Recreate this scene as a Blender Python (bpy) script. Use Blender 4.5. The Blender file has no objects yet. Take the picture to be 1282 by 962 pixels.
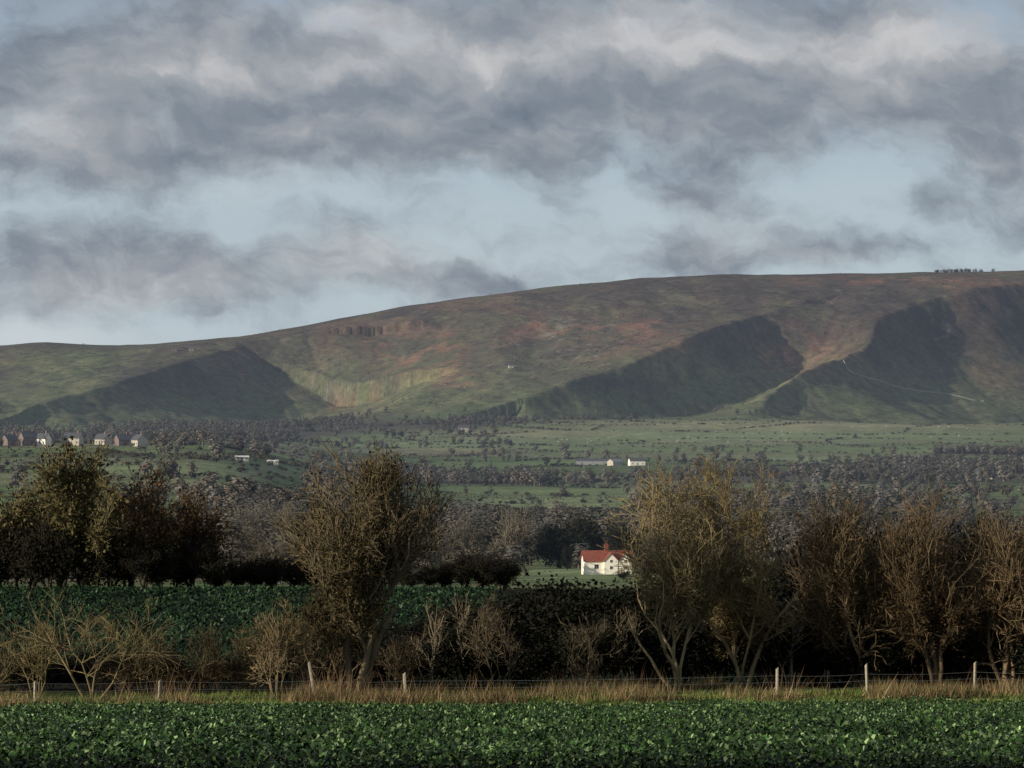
import bpy, math, random
import numpy as np
from mathutils import Vector
random.seed(7); np.random.seed(7)
K=0.272e-3
scene=bpy.context.scene
col=scene.collection
R=np.random.RandomState(11)

# ------------------------------------------------------------------ noise
_T=np.random.RandomState(3).rand(256,256)
def vn(x,y,s=0):
    x=np.asarray(x,float)+s*17.3; y=np.asarray(y,float)+s*9.7
    xi=np.floor(x).astype(int); yi=np.floor(y).astype(int)
    fx=x-xi; fy=y-yi; fx=fx*fx*(3-2*fx); fy=fy*fy*(3-2*fy)
    a=_T[xi&255,yi&255]; b=_T[(xi+1)&255,yi&255]; c=_T[xi&255,(yi+1)&255]; d=_T[(xi+1)&255,(yi+1)&255]
    return (a*(1-fx)+b*fx)*(1-fy)+(c*(1-fx)+d*fx)*fy
def fbm(x,y,o=4,s=0):
    t=0;a=.5;n=0
    for i in range(o):
        t=t+a*vn(x*2**i,y*2**i,s+i*3); n+=a; a*=.5
    return t/n
def sst(a,b,x):
    t=np.clip((x-a)/(b-a),0,1); return t*t*(3-2*t)

# ------------------------------------------------------------------ terrain shape
def mkprof(pts):
    d=np.array([p[0] for p in pts],float); py=np.array([p[1] for p in pts],float)
    return d,-(py-560)*K*d
near=[(0,-1.7),(112,-10.2),(126,-11.0),(140,-11.6),(155,-12.6),(172,-13.9),(200,-14.8),(230,-14.6),(280,-13.9)]
farC=[(330,738),(400,738),(500,734),(600,727),(710,718),(850,700),(1000,682),(1300,657),(1600,637),(2000,614),(2500,592),(3000,573),(3400,558),(3800,539),(4100,524)]
farL=[(330,738),(400,735),(500,725),(600,708),(710,690),(850,664),(1000,636),(1300,597),(1700,561),(2000,556),(2500,557),(3000,553),(3400,549),(3800,542),(4100,530)]
DG=np.arange(0,4105,5.0)
def prof(far):
    d2,z2=mkprof(far)
    d=np.concatenate([[p[0] for p in near],d2]); z=np.concatenate([[p[1] for p in near],z2])
    zz=np.interp(DG,d,z)
    k=np.hanning(31);k/=k.sum()
    c=np.convolve(np.pad(zz,15,mode='reflect',reflect_type='odd'),k,'valid')
    w=sst(350,550,DG)
    return zz*(1-w)+c*w
ZC=prof(farC); ZL=prof(farL)
SK=np.array([(-600,440),(-200,436),(0,432),(60,429),(150,433),(200,430),(300,422),(400,404),(500,385),(600,371),(700,358),(800,349),(900,344),(1000,343),(1100,342),(1180,341),(1282,339),(1900,345)],float)
DT=5400.
def base(x,d):
    d=np.asarray(d,float); px=641+x/(K*np.maximum(d,1))
    wl=1-sst(230,540,px)
    zc=np.interp(d,DG,ZC); zl=np.interp(d,DG,ZL)
    z=zc*(1-wl)+zl*wl
    sk=np.interp(px,SK[:,0],SK[:,1]); zs=(560-sk)*K*DT
    t=np.clip((d-4100)/(DT-4100),0,1)
    s=.6*t*t*(3-2*t)+.4*t
    z=np.where(d>4100,z+(zs-z)*s,z)
    z=z-np.maximum(d-DT,0)*.05
    return z
def pyof(z,d): return 560-z/(K*d)
def solve(px,py):
    d=np.arange(4100,5400,4.); x=(px-641)*K*d
    p=pyof(base(x,d),d); i=np.argmax(p<=py)
    if p.min()>py: i=len(d)-1
    return d[i]
RID=[]
def ridge(pts,offs,V,w1,w2,wL,v0=300.,vmin=0.):
    P=[]
    for (px,py),o in zip(pts,offs):
        d=solve(px,py+o); x=(px-641)*K*d
        P.append((x,d,max((560-py)*K*d-float(base(np.array([x]),np.array([d]))[0]),2.)))
    RID.append((np.array(P),V,w1,w2,wL,v0,vmin))
ridge([(395,416),(300,428),(225,449),(150,476),(70,503)],[12,18,24,26,16],105,220,260,220,220.,.35)
ridge([(1000,398),(940,412),(870,430),(780,458),(715,477),(655,496)],[3,16,26,26,24,16],105,95,170,170,260.,.05)
ridge([(1420,336),(1282,354),(1200,365),(1120,383),(1045,420),(1000,462),(918,518)],[3,8,16,24,30,26,4],290,380,230,190,60.,.8)
ridge([(1115,446),(1062,457),(1110,482),(1240,507)],[8,10,10,5],10,70,90,120,100.,.5)
def H(x,d):
    x=np.asarray(x,float); d=np.asarray(d,float)
    sh=np.broadcast(x,d).shape
    x=np.broadcast_to(x,sh).ravel(); d=np.broadcast_to(d,sh).ravel()
    z=base(x,d).copy()
    m=d>3850
    if m.any():
        X=x[m];D=d[m]; add=np.zeros_like(X); vcap=np.clip((z[m]-12)*.95,0,400)
        wx=(fbm(X/190,D/190,5,5)-.5)*62; wy=(fbm(X/190,D/190,5,9)-.5)*62
        Xw=X+wx; Dw=D+wy; VV=np.zeros_like(X)
        for P,V,w1,w2,wL,v0,vmin in RID:
            best=np.full(X.shape,1e9); sg=np.zeros_like(X); hh=np.zeros_like(X); ov=np.zeros_like(X); al=np.zeros_like(X)
            n=len(P); acc=0
            for i in range(n-1):
                ax,ay,ah=P[i]; bx,by,bh=P[i+1]
                dx,dy=bx-ax,by-ay; L=math.hypot(dx,dy)
                tr=((Xw-ax)*dx+(Dw-ay)*dy)/L/L; t=np.clip(tr,0,1)
                qx=ax+t*dx-Xw; qy=ay+t*dy-Dw; dist=np.hypot(qx,qy)
                s=(Xw-ax)*(-dy)/L+(Dw-ay)*dx/L
                o=np.zeros_like(X)
                if i==0: o=np.where(tr<0,-tr*L,o)
                if i==n-2: o=np.where(tr>1,(tr-1)*L,o)
                b=dist<best
                best=np.where(b,dist,best); sg=np.where(b,np.sign(s)*dist,sg); hh=np.where(b,ah+(bh-ah)*t,hh); ov=np.where(b,o,ov); al=np.where(b,acc+t*L,al)
                acc+=L
            hs=hh*np.interp(sg,[-2*wL,-wL,-.3*wL,-14,10,w1,w1+w2],[0,.35,.85,.98,.94,0,0])
            tt=np.clip((sg-w1)/w2,0,1); rr_=np.clip(sg/w1,0,1)
            vw=vmin+(1-vmin)*sst(0,v0,al)
            vv=V*vw*np.where(sg<=0,0,np.where(sg<w1,rr_,1-tt*tt*(3-2*tt)))*np.exp(-(ov/150.)**2)
            VV=np.maximum(VV,vv)
            add+=hs*np.exp(-(ov/120.)**2)
        add-=VV*vcap/(VV+vcap+1e-6)*1.35
        g=fbm(X/150,D/420,3,2); gg=1-np.abs(g-.5)*5
        add+=(gg-.4)*3
        g=fbm((X+D*.25)/80,D/300,3,14); add-=np.clip(1-np.abs(g-.5)*10,0,1)*1.8
        add+=(fbm(X/45,D/70,4,7)-.5)*7
        De=D+(fbm(X/150,D/400,3,17)-.5)*380
        edge=sst(4000,4300,De)*(1-sst(5000,5330,D))*sst(3870,4000,D)
        z[m]+=add*edge + (fbm(X/70,D/70,3,8)-.5)*3.5*sst(3900,4200,D)
    mid=sst(350,900,d)*(1-sst(3800,4200,d))
    z+=(fbm(x/160,d/200,3,4)-.5)*8*mid
    z+=(fbm(x/6,d/6,2,6)-.5)*.25*(1-sst(100,600,d))
    return z.reshape(sh)
def W(px,d):
    x=(px-641)*K*d; return x,d,float(H(np.array([x]),np.array([d]))[0])
def hit(px,py,d0=300,d1=5600):
    d=np.arange(d0,d1,6.); x=(px-641)*K*d
    p=pyof(H(x,d),d); ok=p<=py
    i=np.argmax(ok) if ok.any() else len(d)-1
    return x[i],d[i],float(H(np.array([x[i]]),np.array([d[i]]))[0])

# ------------------------------------------------------------------ materials
def newmat(n):
    m=bpy.data.materials.new(n); m.use_nodes=True; nt=m.node_tree
    for x in list(nt.nodes): nt.nodes.remove(x)
    return m,nt
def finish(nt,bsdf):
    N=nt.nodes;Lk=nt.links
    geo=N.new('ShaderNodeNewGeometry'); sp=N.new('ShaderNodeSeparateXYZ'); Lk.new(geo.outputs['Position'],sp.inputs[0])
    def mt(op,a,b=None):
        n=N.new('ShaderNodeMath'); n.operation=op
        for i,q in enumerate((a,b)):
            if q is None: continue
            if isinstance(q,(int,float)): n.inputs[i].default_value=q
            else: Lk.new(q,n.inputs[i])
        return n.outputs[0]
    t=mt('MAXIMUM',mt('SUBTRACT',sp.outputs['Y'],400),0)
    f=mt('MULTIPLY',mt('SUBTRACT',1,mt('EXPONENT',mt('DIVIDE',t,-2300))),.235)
    em=N.new('ShaderNodeEmission'); em.inputs['Color'].default_value=(.18,.222,.295,1); em.inputs['Strength'].default_value=1  # aerial haze painted into the materials as a bluish glow growing with distance
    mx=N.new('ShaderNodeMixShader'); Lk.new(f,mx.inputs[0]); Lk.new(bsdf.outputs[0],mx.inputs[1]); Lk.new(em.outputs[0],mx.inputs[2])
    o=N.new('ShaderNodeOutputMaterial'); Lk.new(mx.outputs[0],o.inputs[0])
def mulcol(nt,a,b):
    m=nt.nodes.new('ShaderNodeMix'); m.data_type='RGBA'; m.blend_type='MULTIPLY'; m.inputs[0].default_value=1
    nt.links.new(a,m.inputs[6]); nt.links.new(b,m.inputs[7]); return m.outputs[2]
def vegmat(name,rough=.85,spec=.12,rand=.5):
    m,nt=newmat(name); N=nt.nodes;L=nt.links
    at=N.new('ShaderNodeAttribute'); at.attribute_name='Col'
    oi=N.new('ShaderNodeObjectInfo'); mr=N.new('ShaderNodeMapRange'); mr.inputs['To Min'].default_value=1-rand/2; mr.inputs['To Max'].default_value=1+rand/2
    L.new(oi.outputs['Random'],mr.inputs['Value'])
    c=mulcol(nt,at.outputs['Color'],mr.outputs[0])
    b=N.new('ShaderNodeBsdfPrincipled'); b.inputs['Roughness'].default_value=rough; b.inputs['Specular IOR Level'].default_value=spec
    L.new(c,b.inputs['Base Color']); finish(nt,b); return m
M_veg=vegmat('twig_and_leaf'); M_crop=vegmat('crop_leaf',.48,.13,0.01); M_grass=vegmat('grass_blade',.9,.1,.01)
def groundmat():
    m,nt=newmat('ground_soil_and_grass'); N=nt.nodes;L=nt.links
    at=N.new('ShaderNodeAttribute'); at.attribute_name='Col'
    geo=N.new('ShaderNodeNewGeometry')
    n1=N.new('ShaderNodeTexNoise'); n1.inputs['Scale'].default_value=.09; n1.inputs['Detail'].default_value=9; n1.inputs['Roughness'].default_value=.8
    L.new(geo.outputs['Position'],n1.inputs['Vector'])
    r=N.new('ShaderNodeMapRange'); r.inputs['From Min'].default_value=.3; r.inputs['From Max'].default_value=.7; r.inputs['To Min'].default_value=.4; r.inputs['To Max'].default_value=1.55
    L.new(n1.outputs['Fac'],r.inputs['Value'])
    c=mulcol(nt,at.outputs['Color'],r.outputs[0])
    b=N.new('ShaderNodeBsdfPrincipled'); b.inputs['Roughness'].default_value=.95; b.inputs['Specular IOR Level'].default_value=.05
    L.new(c,b.inputs['Base Color'])
    bp=N.new('ShaderNodeBump'); bp.inputs['Strength'].default_value=.7; bp.inputs['Distance'].default_value=2.
    L.new(n1.outputs['Fac'],bp.inputs['Height']); L.new(bp.outputs[0],b.inputs['Normal'])
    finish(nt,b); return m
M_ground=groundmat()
def solid(name,c,rough=.8,var=.25,scale=3.):
    m,nt=newmat(name); N=nt.nodes;L=nt.links
    tc=N.new('ShaderNodeTexCoord'); n=N.new('ShaderNodeTexNoise'); n.inputs['Scale'].default_value=scale; n.inputs['Detail'].default_value=5
    L.new(tc.outputs['Object'],n.inputs['Vector'])
    r=N.new('ShaderNodeMapRange'); r.inputs['From Min'].default_value=.3; r.inputs['From Max'].default_value=.7; r.inputs['To Min'].default_value=1-var; r.inputs['To Max'].default_value=1+var*.5
    L.new(n.outputs['Fac'],r.inputs['Value'])
    rgb=N.new('ShaderNodeRGB'); rgb.outputs[0].default_value=(*c,1)
    b=N.new('ShaderNodeBsdfPrincipled'); b.inputs['Roughness'].default_value=rough
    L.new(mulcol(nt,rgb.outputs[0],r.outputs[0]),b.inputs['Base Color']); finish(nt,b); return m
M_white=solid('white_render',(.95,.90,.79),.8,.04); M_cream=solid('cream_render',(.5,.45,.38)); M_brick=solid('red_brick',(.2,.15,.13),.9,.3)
M_tile=solid('red_clay_tile',(.27,.075,.05),.9,.35,2); M_slate=solid('grey_slate',(.09,.09,.10),.6); M_glass=solid('dark_window_glass',(.05,.055,.06),.15,.1)
M_frame=solid('white_frame',(.75,.75,.72)); M_door=solid('dark_door_paint',(.05,.06,.05)); M_post=solid('weathered_post_wood',(.36,.31,.23),.9,.4,6)
M_wire=solid('galvanised_wire',(.25,.25,.25),.5); M_stone=solid('pale_field_stone',(.28,.255,.22),.9,.4,.6); M_wool=solid('fleece',(.6,.57,.5),.95,.1); M_steel=solid('grey_barn_sheeting',(.3,.31,.32),.5)

# ------------------------------------------------------------------ mesh helpers
def mkmesh(name,v,f,c=None,mat=None):
    v=np.asarray(v,np.float32); f=np.asarray(f,np.int32); k=f.shape[1]
    me=bpy.data.meshes.new(name); me.vertices.add(len(v)); me.vertices.foreach_set('co',v.ravel())
    me.loops.add(f.size); me.loops.foreach_set('vertex_index',f.ravel())
    me.polygons.add(len(f)); me.polygons.foreach_set('loop_start',np.arange(0,f.size,k,dtype=np.int32))
    me.update(calc_edges=True)
    if c is not None:
        ca=me.color_attributes.new(name='Col',type='FLOAT_COLOR',domain='POINT')
        c=np.asarray(c,np.float32); c4=np.ones((len(v),4),np.float32); c4[:,:3]=c; ca.data.foreach_set('color',c4.ravel())
    if mat: me.materials.append(mat)
    return me
def obj(name,data,loc=(0,0,0),rot=0,parent=None,label=None,cat=None,group=None,kind=None,scale=None):
    o=bpy.data.objects.new(name,data); o.location=loc; o.rotation_euler=(0,0,rot)
    if scale is not None: o.scale=scale
    if parent: o.parent=parent
    if label:o['label']=label
    if cat:o['category']=cat
    if group:o['group']=group
    if kind:o['kind']=kind
    col.objects.link(o); return o
class Buf:
    def __init__(s): s.v=[];s.f=[];s.c=[];s.n=0
    def add(s,v,f,c):
        v=np.asarray(v); s.v.append(v); s.f.append(np.asarray(f)+s.n); 
        c=np.asarray(c); s.c.append(np.broadcast_to(c,(len(v),3)) if c.ndim==1 else c); s.n+=len(v)
    def mesh(s,name,mat): return mkmesh(name,np.concatenate(s.v),np.concatenate(s.f),np.concatenate(s.c),mat)
def unit(a): return a/np.maximum(np.linalg.norm(a,axis=-1,keepdims=True),1e-9)
def prisms(P0,P1,R0,R1,n):
    d=unit(P1-P0); ref=np.where(np.abs(d[:,2:3])<.9,np.array([[0,0,1.]]),np.array([[1.,0,0]]))
    a=unit(np.cross(d,ref)); b=np.cross(d,a); m=len(P0)
    th=np.arange(n)*2*math.pi/n
    ring=a[:,None,:]*np.cos(th)[None,:,None]+b[:,None,:]*np.sin(th)[None,:,None]
    v=np.concatenate([P0[:,None]+ring*R0[:,None,None],P1[:,None]+ring*R1[:,None,None]],1).reshape(-1,3)
    i=np.arange(n); j=(i+1)%n
    q=np.concatenate([np.stack([i,j,j+n],1),np.stack([i,j+n,i+n],1)],0)
    f=(q[None]+(np.arange(m)*2*n)[:,None,None]).reshape(-1,3)
    return v,f
def blades(P0,P1,w):
    m=len(P0); d=unit(P1-P0); s=unit(np.cross(d,R.normal(size=(m,3))))*(np.asarray(w).reshape(-1,1)/2)
    v=np.stack([P0-s,P0+s,P1],1).reshape(-1,3); return v,np.arange(3*m).reshape(-1,3)
def leaves(C,size,nrm_=None,jit=.5):
    m=len(C); a=unit(R.normal(size=(m,3)))
    if nrm_ is not None:
        nn=unit(nrm_+R.normal(size=(m,3))*jit); a=unit(np.cross(a,nn)); b=np.cross(nn,a)
    else: b=unit(np.cross(a,R.normal(size=(m,3))))
    s=np.asarray(size).reshape(-1,1)*np.ones((m,1))
    v=np.stack([C-a*s*.5,C+b*s*.35,C+a*s*.5,C-b*s*.35],1).reshape(-1,3)
    i=np.arange(m)[:,None]*4
    return v,np.concatenate([i+[0,1,2],i+[0,2,3]],0)

# woodland cover by place
def dens(px,py):
    g=lambda cx,cy,sx,sy,a:a*np.exp(-((px-cx)/sx)**2-((py-cy)/sy)**2)
    s=g(1120,594,210,14,1.5)+g(1150,630,200,12,1.1)+g(860,602,120,8,1.)+g(600,600,120,9,1.)+g(450,596,80,12,.7)+g(500,684,260,18,1.4)+g(960,684,380,22,1.5)+g(540,534,150,10,1.6)+g(360,538,80,13,1.5)+g(740,520,100,9,1.5)+g(150,546,220,6,1.6)+g(880,630,150,8,1.1)+g(20,520,60,10,.8)+g(1200,518,120,5,1.)+g(1000,520,80,5,1.)+g(280,640,110,22,1.)+g(250,540,80,8,1.)+g(420,628,70,12,.9)+g(560,655,60,8,.6)+g(120,618,120,8,.6)+g(470,512,60,8,.6)
    s-=g(665,636,120,11,2.4)+g(970,543,360,14,2.4)+g(480,557,120,8,1.8)+g(740,558,120,8,1.6)+g(760,588,80,10,1.6)+g(320,590,90,10,1.8)+g(762,708,60,14,2)+g(100,586,110,14,1.8)+g(640,572,200,5,1.4)+g(1050,575,220,5,1.8)+g(980,614,240,5,1.5)+g(950,655,300,8,1.2)+g(90,562,100,6,1.6)
    return np.clip(s,0,2)

# ------------------------------------------------------------------ ground sheet
pxs=np.arange(-640,1925,3.2)
rows=np.concatenate([np.arange(-30,110,6),np.arange(110,300,2.5),np.geomspace(300,3850,300)[:-1],np.arange(3850,5460,5.),np.geomspace(5460,14000,20)])
U=(pxs-641)*K
DD,UU=np.meshgrid(rows,U,indexing='ij'); XX=UU*(np.maximum(DD,0)+ 160*np.exp(-np.maximum(DD,0)/300))
Z=H(XX,np.maximum(DD,.5)); 
PX=641+XX/(K*np.maximum(DD,20)); PY=pyof(Z,np.maximum(DD,20))
def G(cx,cy,sx,sy): return np.exp(-((PX-cx)/sx)**2-((PY-cy)/sy)**2)
def mixc(C,c,w): return C*(1-w[...,None])+np.array(c)*w[...,None]
n1=fbm(XX/90,DD/140,5,1); n2=fbm(XX/30,DD/40,4,12); n3=fbm(XX/220,DD/260,4,21); n4=fbm(XX/55,DD/90,4,33); n5=fbm(XX/14,DD/22,3,41)
C=np.zeros(XX.shape+(3,))+np.array([.055,.085,.03])
rs=np.random.RandomState(5)
NCELL=150
SD=rs.uniform(420,4150,NCELL); SX=rs.uniform(-.30,.30,NCELL)*SD
CC=np.array([(.14,.18,.085),(.12,.16,.075),(.18,.225,.105),(.18,.20,.11),(.22,.20,.13),(.12,.15,.07),(.16,.21,.095)])
fc=CC[rs.randint(0,len(CC),NCELL)]
def cells(X,D):
    X=X+ (vn(X/80,D/80,3)-.5)*30
    b1=np.full(X.shape,1e9);b2=b1.copy();i1=np.zeros(X.shape,int)
    for i in range(NCELL):
        e=np.hypot((X-SX[i])*.6,(D-SD[i])*.9)
        c=e<b1; b2=np.where(c,b1,np.minimum(b2,e)); i1=np.where(c,i,i1); b1=np.where(c,e,b1)
    return i1,b2-b1
ci,cd=cells(XX,DD)
mv=sst(330,420,DD)
C=C*(1-mv[...,None])+fc[ci]*mv[...,None]
C*= (1-.35*mv*(1-sst(2,9,cd)))[...,None]
C=mixc(C,(.25,.29,.16),np.clip(G(950,543,420,16)*sst(2900,3200,DD)+G(560,555,160,8)+G(320,590,120,12)+G(660,632,130,12)+G(100,588,120,14)*.6+G(1050,575,200,5)*.8+G(980,614,240,5)*.7+G(700,718,70,12),0,1)*.8)
C=mixc(C,(.35,.31,.20),np.clip(G(1000,533,300,6)+G(650,543,120,5),0,1)*.7*sst(3000,3300,DD))
C=mixc(C,(.11,.098,.08),np.clip(dens(np.clip(PX,0,1282),PY)*1.1-.35,0,1)*mv*(1-sst(4150,4300,DD)))
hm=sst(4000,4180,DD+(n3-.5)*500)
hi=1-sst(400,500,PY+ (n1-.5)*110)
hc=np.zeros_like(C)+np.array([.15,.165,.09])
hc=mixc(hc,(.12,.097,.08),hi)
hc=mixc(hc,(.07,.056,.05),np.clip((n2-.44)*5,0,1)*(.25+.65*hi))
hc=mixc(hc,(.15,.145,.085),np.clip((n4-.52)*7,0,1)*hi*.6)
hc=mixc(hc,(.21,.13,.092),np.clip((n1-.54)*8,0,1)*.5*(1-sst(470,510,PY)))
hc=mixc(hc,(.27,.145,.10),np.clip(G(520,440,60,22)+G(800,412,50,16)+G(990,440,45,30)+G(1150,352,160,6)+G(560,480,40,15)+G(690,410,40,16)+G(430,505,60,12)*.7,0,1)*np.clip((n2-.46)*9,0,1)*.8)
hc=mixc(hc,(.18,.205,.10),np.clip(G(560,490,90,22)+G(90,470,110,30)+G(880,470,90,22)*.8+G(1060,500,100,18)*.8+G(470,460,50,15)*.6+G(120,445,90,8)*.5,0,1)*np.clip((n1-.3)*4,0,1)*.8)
hc=mixc(hc,(.055,.05,.048),np.clip(G(1190,415,130,38)+G(200,475,130,24)*.7+G(340,440,60,22)*.7+G(760,480,100,10)*.8,0,1)*.6)  # spur shadows painted into the colour; the middle band also stands for dark bushes
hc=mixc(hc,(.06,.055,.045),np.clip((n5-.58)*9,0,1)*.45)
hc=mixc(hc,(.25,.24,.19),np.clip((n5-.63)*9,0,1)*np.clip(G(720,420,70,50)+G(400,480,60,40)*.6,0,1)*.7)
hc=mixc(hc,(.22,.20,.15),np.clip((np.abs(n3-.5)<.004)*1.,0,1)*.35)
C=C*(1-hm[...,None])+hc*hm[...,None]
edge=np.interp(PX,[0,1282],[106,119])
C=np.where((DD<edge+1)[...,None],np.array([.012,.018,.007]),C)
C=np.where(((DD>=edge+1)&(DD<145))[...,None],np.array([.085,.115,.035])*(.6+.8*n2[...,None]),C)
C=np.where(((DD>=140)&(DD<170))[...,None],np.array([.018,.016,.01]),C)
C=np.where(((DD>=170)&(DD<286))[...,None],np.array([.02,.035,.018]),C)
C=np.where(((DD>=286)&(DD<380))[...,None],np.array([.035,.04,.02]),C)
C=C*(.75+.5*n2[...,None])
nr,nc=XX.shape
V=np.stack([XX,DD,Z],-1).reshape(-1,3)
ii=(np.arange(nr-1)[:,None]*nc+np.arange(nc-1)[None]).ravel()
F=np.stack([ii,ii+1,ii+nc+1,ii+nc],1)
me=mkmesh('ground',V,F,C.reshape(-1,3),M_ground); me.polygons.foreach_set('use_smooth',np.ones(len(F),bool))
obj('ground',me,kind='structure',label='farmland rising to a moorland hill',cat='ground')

# ------------------------------------------------------------------ crops
def crop(name,N,d0,d1,dfun,pxr,lsz,nl,colr,label,hgt):
    d=np.sqrt(R.uniform(d0**2,d1**2,N)); px=R.uniform(pxr[0],pxr[1],N); x=(px-641)*K*d*1.0
    if dfun is not None:
        k=d<dfun(px)+R.normal(0,.5,N); d=d[k];x=x[k]
    z=H(x,d); n=len(d)
    pc=.3+1.45*fbm(x/1.2,d/2.4,4,31)
    P=np.stack([x,d,z],1); P=np.repeat(P,nl,0); pc=np.repeat(pc,nl); m=len(P)
    a=R.uniform(0,2*math.pi,m); el=R.uniform(.0,1.45,m); L=lsz*R.uniform(.4,1.35,m)
    o=np.stack([np.cos(a)*np.cos(el),np.sin(a)*np.cos(el),np.sin(el)],1)
    s=np.stack([-np.sin(a),np.cos(a),R.normal(0,.5,m)],1)*(L*.36)[:,None]
    hu=R.uniform(0,1,m)
    B=P+np.stack([R.normal(0,.05,m),R.normal(0,.05,m),hu*hgt*np.clip(pc,.4,1.3)],1)
    mid=B+o*(L*.55)[:,None]; tip=B+o*(L)[:,None]; tip[:,2]-=L*R.uniform(0,.5,m)
    v=np.stack([B,mid+s,tip,mid-s],1).reshape(-1,3); i=np.arange(m)[:,None]*4
    f=np.concatenate([i+[0,1,3],i+[1,2,3]],0)
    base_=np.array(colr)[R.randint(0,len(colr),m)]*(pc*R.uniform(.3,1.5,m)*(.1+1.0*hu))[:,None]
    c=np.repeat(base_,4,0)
    obj(name,mkmesh(name,v,f,c,M_crop),label=label,cat='crop',kind='stuff')
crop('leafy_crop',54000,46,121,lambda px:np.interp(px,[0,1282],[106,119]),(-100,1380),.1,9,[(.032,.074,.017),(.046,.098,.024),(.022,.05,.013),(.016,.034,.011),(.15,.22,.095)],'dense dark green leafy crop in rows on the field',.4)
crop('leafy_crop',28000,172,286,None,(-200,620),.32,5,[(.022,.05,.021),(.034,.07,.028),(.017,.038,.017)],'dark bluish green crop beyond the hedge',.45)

# ------------------------------------------------------------------ verge grass
def fline(px): return np.interp(px,[0,1282],[121,138])
def grass(name,N,colr,hr,label,drange,clump,w,thr=.3,sc=1.1):
    px=R.uniform(-160,1440,N); e=np.interp(px,[0,1282],[106,119]); f=fline(px)
    t=R.uniform(drange[0],drange[1],N); d=e+(f+6-e)*t; x=(px-641)*K*d
    cl=fbm(x/sc,d/sc/2,4,clump)
    k=R.rand(N)<np.clip((cl-thr)*3.5,.02,1); x=x[k];d=d[k];cl=cl[k];n=len(x)
    z=H(x,d); hh=R.uniform(hr[0],hr[1],n)*(.2+2.4*np.clip(cl-.3,0,1))
    P=np.stack([x,d,z-.02],1); T=P+np.stack([R.normal(.1,.32,n),R.normal(0,.2,n),np.ones(n)],1)*hh[:,None]
    v,f_=blades(P,T,R.uniform(w*.6,w*1.4,n)); patch=(.45+1.1*fbm(x/2.5,d/4,3,clump+9))
    cc=np.array(colr)[R.randint(0,len(colr),n)]*(R.uniform(.5,1.4,n)*patch)[:,None]
    obj(name,mkmesh(name,v,f_,np.repeat(cc,3,0),M_grass),label=label,cat='grass',kind='stuff')
grass('dry_grass',90000,[(.22,.15,.08),(.15,.105,.055),(.36,.26,.14),(.08,.06,.03),(.12,.14,.05)],(.25,.75),'tufted dry straw grass along the wire fence',(.5,1.15),51,.03,.47,2.6)
grass('green_grass',100000,[(.11,.18,.035),(.14,.19,.045),(.08,.12,.03),(.2,.18,.08)],(.1,.3),'short green grass strip beside the crop',(0.0,1.15),61,.035,.22)
grass('dead_weeds',11000,[(.17,.10,.055),(.11,.07,.04),(.27,.18,.10)],(.5,1.4),'dead brown dock and weed stems in the verge',(.4,1.1),71,.032,.52,3.5)

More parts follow.
